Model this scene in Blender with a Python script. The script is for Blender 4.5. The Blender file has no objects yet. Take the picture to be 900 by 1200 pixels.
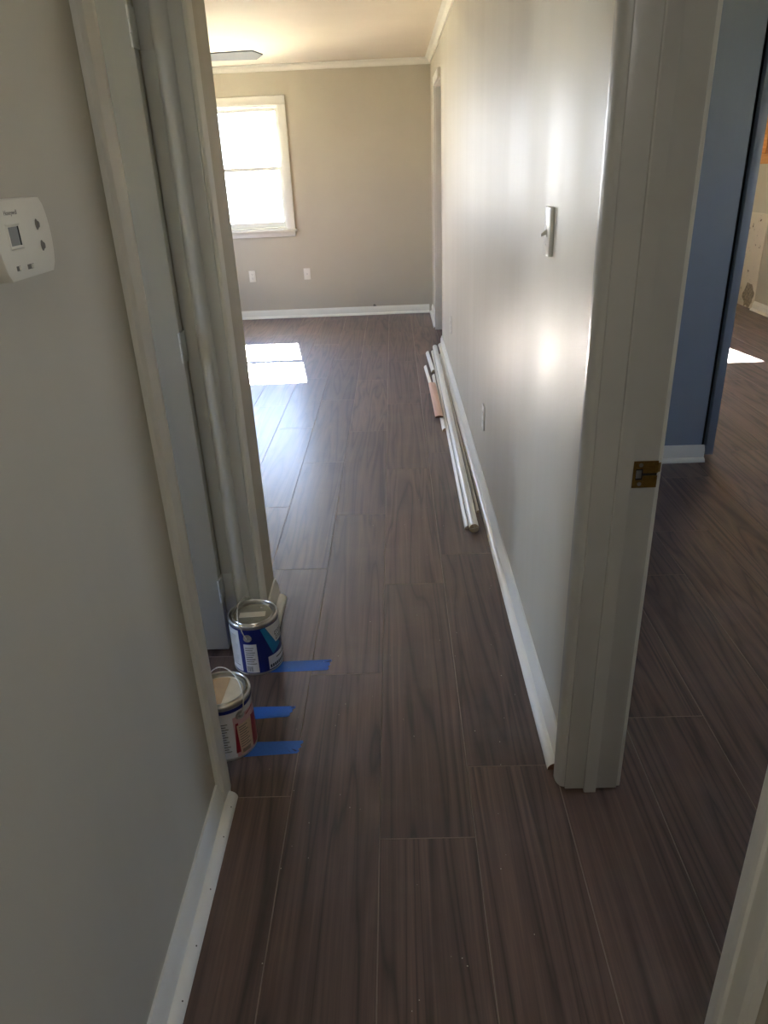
import bpy, bmesh, math, random
from mathutils import Vector, Matrix

random.seed(7)
SC = bpy.context.scene
COL = SC.collection
R = math.radians

# ------------------------------------------------------------------ camera
CAM_H = 1.45
cam_data = bpy.data.cameras.new('camera')
cam_data.sensor_fit = 'VERTICAL'
cam_data.sensor_height = 24.0
cam_data.lens = 854.95 / 1200 * 24.0
cam_data.clip_start = 0.02
cam = bpy.data.objects.new('camera', cam_data)
COL.objects.link(cam)
pitch, yaw, roll = 0.4424, -0.02849, -0.04384
F = Vector((math.sin(yaw) * math.cos(pitch), math.cos(yaw) * math.cos(pitch), -math.sin(pitch)))
RT = Vector((math.cos(yaw), -math.sin(yaw), 0))
UP = RT.cross(F)
A = math.cos(roll) * RT + math.sin(roll) * UP
B = -math.sin(roll) * RT + math.cos(roll) * UP
M = Matrix.Identity(4)
for i in range(3):
    M[i][0], M[i][1], M[i][2] = A[i], B[i], -F[i]
M[0][3], M[1][3], M[2][3] = 0, 0, CAM_H
cam.matrix_world = M
SC.camera = cam

# ------------------------------------------------------------------ world, sun, exposure
SUN_DIR = Vector((0.157, -1.0, -0.71)).normalized()      # the way the light travels
SKY_STRENGTH = 3.2
SUN_STRENGTH = 46.0
EXPOSURE = 3.1

world = bpy.data.worlds.new('sky')
SC.world = world
world.use_nodes = True
wn = world.node_tree
wn.nodes.clear()
w_out = wn.nodes.new('ShaderNodeOutputWorld')
w_bg = wn.nodes.new('ShaderNodeBackground')
# clear day: white haze at the horizon, blue overhead, the same all round
w_tc = wn.nodes.new('ShaderNodeTexCoord')
w_sep = wn.nodes.new('ShaderNodeSeparateXYZ')
w_rp = wn.nodes.new('ShaderNodeValToRGB')
w_rp.color_ramp.elements[0].position = 0.0
w_rp.color_ramp.elements[0].color = (0.90, 0.94, 1.0, 1)
w_rp.color_ramp.elements[1].position = 1.0
w_rp.color_ramp.elements[1].color = (0.20, 0.42, 0.90, 1)
e = w_rp.color_ramp.elements.new(0.35)
e.color = (0.50, 0.67, 1.0, 1)
w_bg.inputs['Strength'].default_value = SKY_STRENGTH
wn.links.new(w_tc.outputs['Generated'], w_sep.inputs[0])
wn.links.new(w_sep.outputs['Z'], w_rp.inputs['Fac'])
wn.links.new(w_rp.outputs['Color'], w_bg.inputs[0])
wn.links.new(w_bg.outputs[0], w_out.inputs[0])

sun_data = bpy.data.lights.new('sun', 'SUN')
sun_data.energy = SUN_STRENGTH
sun_data.angle = R(0.53)
sun_data.color = (1.0, 0.95, 0.87)
sun = bpy.data.objects.new('sun', sun_data)
COL.objects.link(sun)
sun.rotation_euler = SUN_DIR.to_track_quat('-Z', 'Y').to_euler()
sun.location = (-2, 14, 9)

vs = SC.view_settings
vs.view_transform = 'Standard'
vs.look = 'None'
vs.gamma = 1.0
vs.use_curve_mapping = False
vs.exposure = EXPOSURE
SC.cycles.max_bounces = 14
SC.cycles.diffuse_bounces = 9
SC.cycles.glossy_bounces = 5
SC.cycles.transparent_max_bounces = 12
SC.cycles.sample_clamp_indirect = 12.0
SC.cycles.caustics_reflective = False


def portal(name, loc, direction, w, h):
    d = bpy.data.lights.new(name, 'AREA')
    d.shape = 'RECTANGLE'
    d.size, d.size_y = w, h
    d.cycles.is_portal = True
    o = bpy.data.objects.new(name, d)
    COL.objects.link(o)
    o.location = loc
    o.rotation_euler = Vector(direction).to_track_quat('-Z', 'Z').to_euler()
    return o


# ------------------------------------------------------------------ materials
def srgb(r, g, b):
    def f(c):
        c /= 255.0
        return c / 12.92 if c <= 0.04045 else ((c + 0.055) / 1.055) ** 2.4
    return (f(r), f(g), f(b), 1.0)


def new_mat(name):
    m = bpy.data.materials.new(name)
    m.use_nodes = True
    nt = m.node_tree
    bsdf = nt.nodes['Principled BSDF']
    return m, nt, bsdf


def N(nt, kind, **kw):
    n = nt.nodes.new(kind)
    for k, v in kw.items():
        if k in n.inputs:
            n.inputs[k].default_value = v
        else:
            setattr(n, k, v)
    return n


def ramp(nt, stops):
    r = nt.nodes.new('ShaderNodeValToRGB')
    el = r.color_ramp.elements
    while len(el) > 1:
        el.remove(el[-1])
    el[0].position, el[0].color = stops[0]
    for p, c in stops[1:]:
        e = el.new(p)
        e.color = c
    return r


def plain(name, col, rough=0.5, metal=0.0, spec=0.5, noise=0.06, nscale=30.0, bump=0.0, bscale=200.0):
    m, nt, b = new_mat(name)
    tc = N(nt, 'ShaderNodeTexCoord')
    nz = N(nt, 'ShaderNodeTexNoise', Scale=nscale, Detail=4.0)
    nt.links.new(tc.outputs['Object'], nz.inputs['Vector'])
    lo = tuple(c * (1 - noise) for c in col[:3]) + (1,)
    hi = tuple(min(1, c * (1 + noise)) for c in col[:3]) + (1,)
    rp = ramp(nt, [(0.3, lo), (0.7, hi)])
    nt.links.new(nz.outputs['Fac'], rp.inputs['Fac'])
    nt.links.new(rp.outputs['Color'], b.inputs['Base Color'])
    b.inputs['Roughness'].default_value = rough
    b.inputs['Metallic'].default_value = metal
    b.inputs['Specular IOR Level'].default_value = spec
    if bump:
        n2 = N(nt, 'ShaderNodeTexNoise', Scale=bscale, Detail=2.0)
        nt.links.new(tc.outputs['Object'], n2.inputs['Vector'])
        bp = N(nt, 'ShaderNodeBump', Strength=bump, Distance=0.001)
        nt.links.new(n2.outputs['Fac'], bp.inputs['Height'])
        nt.links.new(bp.outputs['Normal'], b.inputs['Normal'])
    return m


def wall_paint(name, col, r0=0.3, r1=0.5, streak=True, bump=0.25, axis='y', spec=0.5):
    """Semi-gloss wall paint: vertical roller streaks in the sheen, fine orange peel."""
    m, nt, b = new_mat(name)
    tc = N(nt, 'ShaderNodeTexCoord')
    mp = N(nt, 'ShaderNodeMapping')
    mp.inputs['Scale'].default_value = (4.0, 4.0, 0.2)
    nt.links.new(tc.outputs['Object'], mp.inputs['Vector'])
    st = N(nt, 'ShaderNodeTexNoise', Scale=1.0, Detail=3.0, Roughness=0.6)
    nt.links.new(mp.outputs[0], st.inputs['Vector'])
    mr = N(nt, 'ShaderNodeMapRange')
    mr.inputs['From Min'].default_value = 0.3
    mr.inputs['From Max'].default_value = 0.7
    mr.inputs['To Min'].default_value = r0
    mr.inputs['To Max'].default_value = r1
    nt.links.new(st.outputs['Fac'], mr.inputs['Value'])
    nt.links.new(mr.outputs[0], b.inputs['Roughness'])
    b.inputs['Specular IOR Level'].default_value = spec
    nz = N(nt, 'ShaderNodeTexNoise', Scale=2.2, Detail=5.0)
    nt.links.new(tc.outputs['Object'], nz.inputs['Vector'])
    rp = ramp(nt, [(0.3, tuple(c * 0.97 for c in col[:3]) + (1,)), (0.7, tuple(c * 1.03 for c in col[:3]) + (1,))])
    nt.links.new(nz.outputs['Fac'], rp.inputs['Fac'])
    nt.links.new(rp.outputs['Color'], b.inputs['Base Color'])
    op = N(nt, 'ShaderNodeTexNoise', Scale=260.0, Detail=2.0)
    nt.links.new(tc.outputs['Object'], op.inputs['Vector'])
    b1 = N(nt, 'ShaderNodeBump', Strength=bump, Distance=0.0006)
    nt.links.new(op.outputs['Fac'], b1.inputs['Height'])
    nt.links.new(b1.outputs['Normal'], b.inputs['Normal'])
    return m


def wood_floor():
    m, nt, b = new_mat('dark_plank')
    tc = N(nt, 'ShaderNodeTexCoord')
    oi = N(nt, 'ShaderNodeObjectInfo')
    mul = N(nt, 'ShaderNodeMath', operation='MULTIPLY')
    mul.inputs[1].default_value = 57.0
    nt.links.new(oi.outputs['Random'], mul.inputs[0])
    cb = N(nt, 'ShaderNodeCombineXYZ')
    for k in range(3):
        nt.links.new(mul.outputs[0], cb.inputs[k])
    add = N(nt, 'ShaderNodeVectorMath', operation='ADD')
    nt.links.new(tc.outputs['Object'], add.inputs[0])
    nt.links.new(cb.outputs[0], add.inputs[1])
    # broad cathedral figure
    mp = N(nt, 'ShaderNodeMapping')
    mp.inputs['Scale'].default_value = (10.0, 0.55, 1.0)
    nt.links.new(add.outputs[0], mp.inputs['Vector'])
    n1 = N(nt, 'ShaderNodeTexNoise', Scale=1.0, Detail=2.0, Roughness=0.5, Distortion=0.6)
    nt.links.new(mp.outputs[0], n1.inputs['Vector'])
    k7 = N(nt, 'ShaderNodeMath', operation='MULTIPLY')
    k7.inputs[1].default_value = 7.0
    nt.links.new(n1.outputs['Fac'], k7.inputs[0])
    fr = N(nt, 'ShaderNodeMath', operation='PINGPONG')
    fr.inputs[1].default_value = 0.5
    nt.links.new(k7.outputs[0], fr.inputs[0])
    # fine grain
    mp2 = N(nt, 'ShaderNodeMapping')
    mp2.inputs['Scale'].default_value = (150.0, 3.0, 1.0)
    nt.links.new(add.outputs[0], mp2.inputs['Vector'])
    n2 = N(nt, 'ShaderNodeTexNoise', Scale=1.0, Detail=3.0, Roughness=0.6)
    nt.links.new(mp2.outputs[0], n2.inputs['Vector'])
    # mix
    c1 = ramp(nt, [(0.0, srgb(50, 35, 30)), (0.12, srgb(78, 58, 50)), (0.5, srgb(98, 75, 65))])
    nt.links.new(fr.outputs[0], c1.inputs['Fac'])
    c2 = ramp(nt, [(0.3, (0.66, 0.63, 0.62, 1)), (0.68, (1.18, 1.16, 1.14, 1))])
    nt.links.new(n2.outputs['Fac'], c2.inputs['Fac'])
    mx = N(nt, 'ShaderNodeMix', data_type='RGBA', blend_type='MULTIPLY')
    mx.inputs['Factor'].default_value = 1.0
    nt.links.new(c1.outputs['Color'], mx.inputs[6])
    nt.links.new(c2.outputs['Color'], mx.inputs[7])
    # plank to plank tone
    mr = N(nt, 'ShaderNodeMapRange')
    mr.inputs['To Min'].default_value = 0.85
    mr.inputs['To Max'].default_value = 1.2
    nt.links.new(oi.outputs['Random'], mr.inputs['Value'])
    hs = N(nt, 'ShaderNodeHueSaturation', Saturation=0.95)
    nt.links.new(mr.outputs[0], hs.inputs['Value'])
    nt.links.new(mx.outputs[2], hs.inputs['Color'])
    # dusty scuffs
    n3 = N(nt, 'ShaderNodeTexNoise', Scale=3.5, Detail=5.0, Roughness=0.65)
    geo = N(nt, 'ShaderNodeNewGeometry')
    nt.links.new(geo.outputs['Position'], n3.inputs['Vector'])
    r3 = ramp(nt, [(0.5, (0, 0, 0, 1)), (0.85, (0.22, 0.22, 0.22, 1))])
    nt.links.new(n3.outputs['Fac'], r3.inputs['Fac'])
    mx2 = N(nt, 'ShaderNodeMix', data_type='RGBA')
    nt.links.new(r3.outputs['Color'], mx2.inputs['Factor'])
    nt.links.new(hs.outputs['Color'], mx2.inputs[6])
    mx2.inputs[7].default_value = srgb(128, 116, 108)
    nt.links.new(mx2.outputs[2], b.inputs['Base Color'])
    rr = N(nt, 'ShaderNodeMapRange')
    rr.inputs['To Min'].default_value = 0.48
    rr.inputs['To Max'].default_value = 0.62
    nt.links.new(n2.outputs['Fac'], rr.inputs['Value'])
    nt.links.new(rr.outputs[0], b.inputs['Roughness'])
    b.inputs['Specular IOR Level'].default_value = 0.75
    b.inputs['Coat Weight'].default_value = 0.4
    b.inputs['Coat Roughness'].default_value = 0.27
    b.inputs['Sheen Weight'].default_value = 0.06
    b.inputs['Sheen Roughness'].default_value = 0.45
    b.inputs['Sheen Tint'].default_value = (0.9, 0.9, 0.95, 1)
    bp = N(nt, 'ShaderNodeBump', Strength=0.25, Distance=0.0006)
    nt.links.new(n2.outputs['Fac'], bp.inputs['Height'])
    nt.links.new(bp.outputs['Normal'], b.inputs['Normal'])
    return m


def glass_mat():
    m = bpy.data.materials.new('window_glass')
    m.use_nodes = True
    nt = m.node_tree
    nt.nodes.clear()
    out = N(nt, 'ShaderNodeOutputMaterial')
    tr = N(nt, 'ShaderNodeBsdfTransparent')
    gl = N(nt, 'ShaderNodeBsdfGlossy', Roughness=0.02)
    fz = N(nt, 'ShaderNodeFresnel', IOR=1.3)
    mx = N(nt, 'ShaderNodeMixShader')
    nt.links.new(fz.outputs[0], mx.inputs[0])
    nt.links.new(tr.outputs[0], mx.inputs[1])
    nt.links.new(gl.outputs[0], mx.inputs[2])
    nt.links.new(mx.outputs[0], out.inputs[0])
    return m


def damaged_plaster():
    m, nt, b = new_mat('damaged_plaster')
    tc = N(nt, 'ShaderNodeTexCoord')
    n1 = N(nt, 'ShaderNodeTexNoise', Scale=14.0, Detail=6.0, Roughness=0.7)
    nt.links.new(tc.outputs['Object'], n1.inputs['Vector'])
    r1 = ramp(nt, [(0.60, srgb(214, 206, 190)), (0.66, srgb(92, 84, 74)), (0.8, srgb(60, 54, 48))])
    nt.links.new(n1.outputs['Fac'], r1.inputs['Fac'])
    nt.links.new(r1.outputs['Color'], b.inputs['Base Color'])
    b.inputs['Roughness'].default_value = 0.85
    return m


def raw_wood(name, a, c):
    m, nt, b = new_mat(name)
    tc = N(nt, 'ShaderNodeTexCoord')
    mp = N(nt, 'ShaderNodeMapping')
    mp.inputs['Scale'].default_value = (60.0, 4.0, 60.0)
    nt.links.new(tc.outputs['Object'], mp.inputs['Vector'])
    n1 = N(nt, 'ShaderNodeTexNoise', Scale=1.0, Detail=4.0)
    nt.links.new(mp.outputs[0], n1.inputs['Vector'])
    r1 = ramp(nt, [(0.3, a), (0.7, c)])
    nt.links.new(n1.outputs['Fac'], r1.inputs['Fac'])
    nt.links.new(r1.outputs['Color'], b.inputs['Base Color'])
    b.inputs['Roughness'].default_value = 0.6
    return m


WALLC = srgb(188, 183, 168)
MAT = {
    'wall': wall_paint('wall_paint', WALLC, 0.36, 0.55, streak=False, bump=0.2),
    'wall_gloss': wall_paint('wall_paint_sheen', WALLC, 0.38, 0.52, streak=True, bump=0.3, spec=0.26),
    'wall_sky_tint': wall_paint('wall_paint_sky_tint', srgb(140, 151, 165), 0.4, 0.55, streak=False, bump=0.2),  # grey wall with the skylight's blue put into its colour
    'ceiling': plain('ceiling_paint', srgb(226, 219, 204), 0.75, noise=0.02, nscale=3, bump=0.15, bscale=120),
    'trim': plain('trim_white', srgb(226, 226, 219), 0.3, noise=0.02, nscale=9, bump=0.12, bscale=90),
    'trim_gloss': plain('trim_white_gloss', srgb(200, 200, 195), 0.25, noise=0.03, nscale=9, bump=0.35, bscale=70),
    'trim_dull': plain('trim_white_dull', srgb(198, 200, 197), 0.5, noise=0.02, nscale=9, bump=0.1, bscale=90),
    'door_grey': plain('door_primer', srgb(188, 189, 185), 0.45, noise=0.02, nscale=6, bump=0.1),
    'plank': wood_floor(),
    'seam': plain('plank_edge', srgb(140, 123, 113), 0.5),
    'subfloor': plain('subfloor_board', srgb(60, 48, 42), 0.8),
    'glass': glass_mat(),
    'raw_end': plain('raw_wood_end', srgb(132, 98, 72), 0.8, noise=0.2, nscale=300),
    'brown_end': plain('brown_wood_end', srgb(104, 70, 48), 0.8, noise=0.2, nscale=300),
    'pink_wood': raw_wood('bare_pine', srgb(206, 166, 146), srgb(226, 194, 174)),
    'orange_wood': raw_wood('raw_trim_wood', srgb(190, 128, 66), srgb(214, 152, 88)),
    'brass': plain('worn_brass', srgb(150, 118, 62), 0.38, metal=0.9, noise=0.25, nscale=120),
    'steel': plain('tin_steel', srgb(196, 194, 188), 0.28, metal=0.95, noise=0.05, nscale=60),
    'wire': plain('bail_wire', srgb(206, 204, 198), 0.35, metal=0.5),
    'dark_steel': plain('dark_screw', srgb(90, 84, 74), 0.4, metal=0.9),
    'black': plain('black_gap_shade', srgb(22, 20, 18), 0.8),
    'switch_plate': plain('switch_plate_plastic', srgb(206, 203, 192), 0.3, noise=0.02),
    'outlet': plain('outlet_plastic', srgb(226, 224, 216), 0.35, noise=0.02),
    'slot': plain('outlet_slot', srgb(40, 38, 36), 0.6),
    'thermo': plain('thermostat_plastic', srgb(224, 221, 208), 0.42, noise=0.015),
    'lcd': plain('lcd_grey', srgb(150, 152, 148), 0.25, noise=0.03),
    'rubber': plain('grey_button', srgb(116, 114, 106), 0.55),
    'ink': plain('grey_print', srgb(120, 117, 110), 0.7),
    'tape': plain('blue_masking_tape', srgb(34, 98, 190), 0.6, noise=0.06, nscale=120, bump=0.3, bscale=400),
    'tape_edge': plain('tape_fold', srgb(24, 52, 104), 0.7),
    'fan': plain('fan_blade_grey', srgb(112, 124, 136), 0.45, noise=0.04),
    'fan_metal': plain('fan_brushed_metal', srgb(150, 152, 154), 0.3, metal=0.8),
    'lid': plain('paint_lid', srgb(158, 152, 132), 0.3, metal=0.5, noise=0.12, nscale=40),
    'lid_paint': plain('dried_cream_paint', srgb(214, 204, 182), 0.4, noise=0.06, nscale=40),
    'lid_tan': plain('lid_tan', srgb(194, 164, 128), 0.5, noise=0.06),
    'sticker': plain('paper_sticker', srgb(216, 204, 178), 0.7, noise=0.05),
    'can_blue': plain('can_label_blue', srgb(20, 34, 112), 0.32, noise=0.12, nscale=14),
    'can_teal': plain('can_label_teal', srgb(34, 122, 168), 0.32, noise=0.1, nscale=20),
    'can_white': plain('can_label_white', srgb(214, 214, 216), 0.4, noise=0.03),
    'can_pink': plain('can_label_pink', srgb(206, 164, 166), 0.4, noise=0.08, nscale=18),
    'can_red': plain('can_label_red', srgb(142, 26, 42), 0.35, noise=0.1, nscale=18),
    'can_tan': plain('can_label_tan', srgb(206, 180, 152), 0.6, noise=0.05),
    'print': plain('dark_print', srgb(42, 42, 54), 0.6),
    'ground': plain('dry_ground', srgb(152, 146, 122), 0.95, noise=0.12, nscale=1.5),
    'plaster': damaged_plaster(),
    'mold': plain('grey_mold', srgb(150, 140, 124), 0.95, noise=0.35, nscale=60),
    'speck': plain('plaster_speck', srgb(206, 198, 186), 0.8),
    'dot': plain('nail_hole_dark', srgb(70, 62, 54), 0.9),
}


# ------------------------------------------------------------------ mesh helpers
def link(o, parent=None):
    COL.objects.link(o)
    if parent is not None:
        o.parent = parent
    return o


def obj(name, verts, faces, mats, parent=None, idx=None, smooth=None):
    me = bpy.data.meshes.new(name)
    me.from_pydata([tuple(v) for v in verts], [], faces)
    bm = bmesh.new()
    bm.from_mesh(me)
    bmesh.ops.recalc_face_normals(bm, faces=bm.faces)
    bm.to_mesh(me)
    bm.free()
    if not isinstance(mats, (list, tuple)):
        mats = [mats]
    for m in mats:
        me.materials.append(MAT[m])
    if idx:
        for p, i in zip(me.polygons, idx):
            p.material_index = i
    if smooth is not None:
        me.shade_smooth()
        me.set_sharp_from_angle(angle=R(smooth))
    return link(bpy.data.objects.new(name, me), parent)


def boxes(name, bl, mat, parent=None, bevel=0.0, seg=2):
    bm = bmesh.new()
    for (x0, x1, y0, y1, z0, z1) in bl:
        r = bmesh.ops.create_cube(bm, size=1.0)
        bmesh.ops.transform(bm, verts=r['verts'], matrix=Matrix.Translation(((x0 + x1) / 2, (y0 + y1) / 2, (z0 + z1) / 2)) @ Matrix.Diagonal((x1 - x0, y1 - y0, z1 - z0, 1)))
    if bevel:
        bmesh.ops.bevel(bm, geom=list(bm.edges), offset=bevel, segments=seg, profile=0.5, affect='EDGES')
    me = bpy.data.meshes.new(name)
    bm.to_mesh(me)
    bm.free()
    me.materials.append(MAT[mat])
    if bevel:
        me.shade_smooth()
        me.set_sharp_from_angle(angle=R(40))
    return link(bpy.data.objects.new(name, me), parent)


def prism(name, poly, vec, mats, parent=None, smooth=35, cap=0):
    """Extrude a 3D polygon along vec; caps take material index cap."""
    n = len(poly)
    P = [Vector(p) for p in poly]
    V = P + [p + Vector(vec) for p in P]
    fs = [[i, (i + 1) % n, n + (i + 1) % n, n + i] for i in range(n)] + [list(range(n)), list(range(n, 2 * n))]
    return obj(name, V, fs, mats, parent, [0] * n + [cap, cap], smooth)


def lathe(name, prof, mats, parent=None, seg=48, loc=(0, 0, 0), axis='z', smooth=40, idx=None):
    """prof: list of (r, h) revolved about an axis."""
    V, Fc, ix = [], [], []
    n = len(prof)
    for s in range(seg):
        a = 2 * math.pi * s / seg
        for (r, h) in prof:
            c, d = r * math.cos(a), r * math.sin(a)
            p = {'z': (c, d, h), 'x': (h, c, d), 'y': (c, h, d)}[axis]
            V.append((p[0] + loc[0], p[1] + loc[1], p[2] + loc[2]))
    for s in range(seg):
        t = (s + 1) % seg
        for k in range(n - 1):
            Fc.append([s * n + k, t * n + k, t * n + k + 1, s * n + k + 1])
            ix.append(idx[k] if idx else 0)
    o = obj(name, V, Fc, mats, parent, ix, smooth)
    bm = bmesh.new()
    bm.from_mesh(o.data)
    bmesh.ops.remove_doubles(bm, verts=bm.verts, dist=1e-6)
    bmesh.ops.dissolve_degenerate(bm, edges=bm.edges, dist=1e-6)
    bmesh.ops.recalc_face_normals(bm, faces=bm.faces)
    bm.to_mesh(o.data)
    bm.free()
    return o


def tube(name, pts, r, mat, parent=None, seg=10):
    P = [Vector(p) for p in pts]
    V, Fc = [], []
    up = Vector((0.3, 0.2, 0.93)).normalized()
    for i, p in enumerate(P):
        t = (P[min(i + 1, len(P) - 1)] - P[max(i - 1, 0)]).normalized()
        u = t.cross(up).normalized()
        w = t.cross(u)
        for s in range(seg):
            a = 2 * math.pi * s / seg
            V.append(p + (u * math.cos(a) + w * math.sin(a)) * r)
    for i in range(len(P) - 1):
        for s in range(seg):
            t = (s + 1) % seg
            Fc.append([i * seg + s, i * seg + t, (i + 1) * seg + t, (i + 1) * seg + s])
    Fc.append(list(range(seg)))
    Fc.append([len(V) - seg + s for s in range(seg)])
    return obj(name, V, Fc, mat, parent, smooth=50)


def empty(name, loc=(0, 0, 0), rz=0.0, parent=None):
    o = bpy.data.objects.new(name, None)
    o.empty_display_size = 0.1
    o.location = loc
    o.rotation_euler = (0, 0, rz)
    return link(o, parent)


def tag(o, label, cat, group=None, kind=None):
    o['label'] = label
    o['category'] = cat
    if group:
        o['group'] = group
    if kind:
        o['kind'] = kind
    return o


def struct(o, label, cat):
    return tag(o, label, cat, kind='structure')


def arc(cx, cy, r, a0, a1, n):
    return [(cx + r * math.cos(R(a0 + (a1 - a0) * i / n)), cy + r * math.sin(R(a0 + (a1 - a0) * i / n))) for i in range(n + 1)]


def text_mesh(name, body, size, mat, parent, matrix):
    cu = bpy.data.curves.new(name, 'FONT')
    cu.body = body
    cu.size = size
    cu.extrude = 0.0001
    cu.align_x = 'CENTER'
    cu.align_y = 'CENTER'
    cu.resolution_u = 2
    tmp = bpy.data.objects.new(name + '_tmp', cu)
    COL.objects.link(tmp)
    dg = bpy.context.evaluated_depsgraph_get()
    me = bpy.data.meshes.new_from_object(tmp.evaluated_get(dg))
    bpy.data.objects.remove(tmp)
    me.transform(matrix)
    me.materials.clear()
    me.materials.append(MAT[mat])
    me.name = name
    return link(bpy.data.objects.new(name, me), parent)


# ------------------------------------------------------------------ dimensions
XL, XL2 = -0.485, -0.60          # left hall wall, hall face and back
XR, XR2 = 0.395, 0.515           # right hall wall
H = 2.365
YF = 8.08                        # far wall of the far room
YC = 2.33                        # corner where the hall opens into the far room
LD0, LD1 = 1.42, 2.04            # left doorway
RD0, RD1 = 0.60, 1.377           # right doorway
FD0, FD1 = 6.46, 7.12            # doorway near the far corner
XO = -3.6                        # outer left wall
XE = 3.58                        # outer right wall
YE = 8.08                        # far wall of the right room
YB = 3.57                        # closet front in the right room
XB = 1.617


def wall(name, axis, u0, u1, t0, t1, openings, mat, z1=H):
    """A wall running along axis with rectangular openings (u0, u1, z0, z1)."""
    bl = []
    ops = sorted(openings)
    u = u0
    for (a, b, za, zb) in ops:
        bl.append((u, a, 0.0, z1))
        if za > 0.001:
            bl.append((a, b, 0.0, za))
        if zb < z1 - 0.001:
            bl.append((a, b, zb, z1))
        u = b
    bl.append((u, u1, 0.0, z1))
    out = []
    for (a, b, za, zb) in bl:
        out.append((a, b, t0, t1, za, zb) if axis == 'x' else (t0, t1, a, b, za, zb))
    return boxes(name, out, mat)


# ------------------------------------------------------------------ room shell
ground = boxes('ground', [(-40, 40, -40, 40, -0.7, -0.6)], 'ground')
struct(ground, 'pale dry ground outside the house', 'ground')

struct(boxes('ceiling', [(XO - 0.3, XE + 0.3, -2.7, 8.4, H, H + 0.2)], 'ceiling'),
       'cream painted flat ceiling over the far room', 'ceiling')

struct(wall('wall_left', 'y', -2.4, YC, XL2, XL, [(LD0 - 0.018, LD1 + 0.018, 0, 2.048)], 'wall'),
       'grey painted hallway wall that carries the thermostat', 'wall')
struct(wall('wall_right', 'y', -2.4, YF, XR, XR2, [(RD0 - 0.018, RD1 + 0.018, 0, 2.048), (FD0, FD1 + 0.018, 0, 2.058)], 'wall_gloss'),
       'glossy grey hallway wall with the light switch', 'wall')
WX0, WX1, WZ0, WZ1 = -1.98, -1.09, 0.90, 2.035
struct(wall('wall_far', 'x', XO, XR, YF, YF + 0.14, [(WX0, WX1, WZ0, WZ1)], 'wall'),
       'khaki grey end wall with the bright window', 'wall')
LW = (5.7, 7.1, 0.90, 2.035)

struct(wall('wall_far_left', 'y', YC - 0.12, YF + 0.14, XO - 0.14, XO, [LW], 'wall'),
       'grey side wall of the far room opposite the glossy wall', 'wall')
struct(wall('wall_partition', 'x', XO, XL2, YC - 0.12, YC, [], 'wall'),
       'grey wall between the far room and the side room', 'wall')
BR = (0.45, 1.35, 0.90, 2.035)
struct(wall('wall_side_room', 'y', -0.2, YC - 0.12, XO - 0.14, XO, [BR], 'wall'),
       'grey back wall of the side room behind the open door', 'wall')
struct(wall('wall_side_room_end', 'x', XO, XL2, -0.2, -0.08, [], 'wall'),
       'grey end wall of the side room', 'wall')
struct(wall('wall_closet', 'x', XR2, 1.553, YB, YB + 0.1, [], 'wall_sky_tint'),
       'wall end with skylight blue in its colour in the room through the right doorway', 'wall')
struct(wall('wall_closet_side', 'y', YB + 0.1, YE, XB - 0.1, XB, [], 'wall'),
       'grey closet side wall in the right hand room', 'wall')
RW = (1.75, 2.40, 1.0, 1.95)
struct(wall('wall_right_far', 'x', XR2, XE, YE, YE + 0.12, [RW], 'wall'),
       'end wall of the right hand room with damaged plaster', 'wall')
OW = (6.2, 7.80, 1.41, 2.06)
SW = (1.5, 2.05, 1.05, 2.0)
struct(wall('wall_right_outer', 'y', -1.2, YE + 0.12, XE, XE + 0.14, [SW, OW], 'wall'),
       'outer grey wall of the right hand room', 'wall')
struct(wall('wall_right_rear', 'x', XR2, XE, -1.2, -1.08, [], 'wall'),
       'rear wall of the right hand room', 'wall')
struct(wall('wall_rear', 'x', XL2, XR2, -2.52, -2.4, [], 'wall'),
       'rear end wall of the hallway', 'wall')

# ------------------------------------------------------------------ plank floor
PW, PL = 0.2292, 1.172
SEAM0 = -0.309
floor = boxes('floor', [(XO, XE, -2.4, YF, -0.05, -0.012)], 'subfloor')
struct(floor, 'dark brown wood plank floor', 'floor')


def plank_mesh(w, l, t, bv):
    bm = bmesh.new()
    r = bmesh.ops.create_cube(bm, size=1.0)
    bmesh.ops.transform(bm, verts=r['verts'], matrix=Matrix.Translation((0, 0, -t / 2)) @ Matrix.Diagonal((w - 0.0004, l - 0.0004, t, 1)))
    top = [e for e in bm.edges if all(v.co.z > -1e-5 for v in e.verts)]
    bmesh.ops.bevel(bm, geom=top, offset=bv, segments=1, profile=0.5, affect='EDGES')
    me = bpy.data.meshes.new('plank')
    bm.to_mesh(me)
    bm.free()
    me.materials.append(MAT['plank'])
    me.materials.append(MAT['seam'])
    for p in me.polygons:
        if 0.2 < p.normal.z < 0.95:
            p.material_index = 1
    return me


PM = plank_mesh(PW, PL, 0.0115, 0.0012)
known = {-1: 1.375, 0: 1.869, 1: 1.238, 2: 1.463, -2: 3.15, -3: 4.80, 6: 2.78, 5: 2.42}


def project(p):
    v = Vector(p) - Vector((0, 0, CAM_H))
    d = v.dot(F)
    if d < 0.05:
        return None
    return 450 + 854.95 * v.dot(A) / d, 600 - 854.95 * v.dot(B) / d


spots = []
for k in range(-15, 18):
    x0 = SEAM0 + k * PW
    if x0 + PW < XO or x0 > XE:
        continue
    j = known.get(k, random.uniform(0, PL)) % PL - 4 * PL
    y = j
    while y < YF:
        if y + PL > -2.4:
            spots.append((x0 + PW / 2, y + PL / 2))
        y += PL


def seen(x, y):
    if x < -0.7 and y < 2.0:                      # behind the left wall, beyond the side room door
        return False
    for dx in (-0.5, 0, 0.5):
        for dy in (-0.5, 0, 0.5):
            q = project((x + dx * PW, y + dy * PL, 0))
            if q and -60 < q[0] < 960 and -60 < q[1] < 1260:
                return True
    return False


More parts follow.
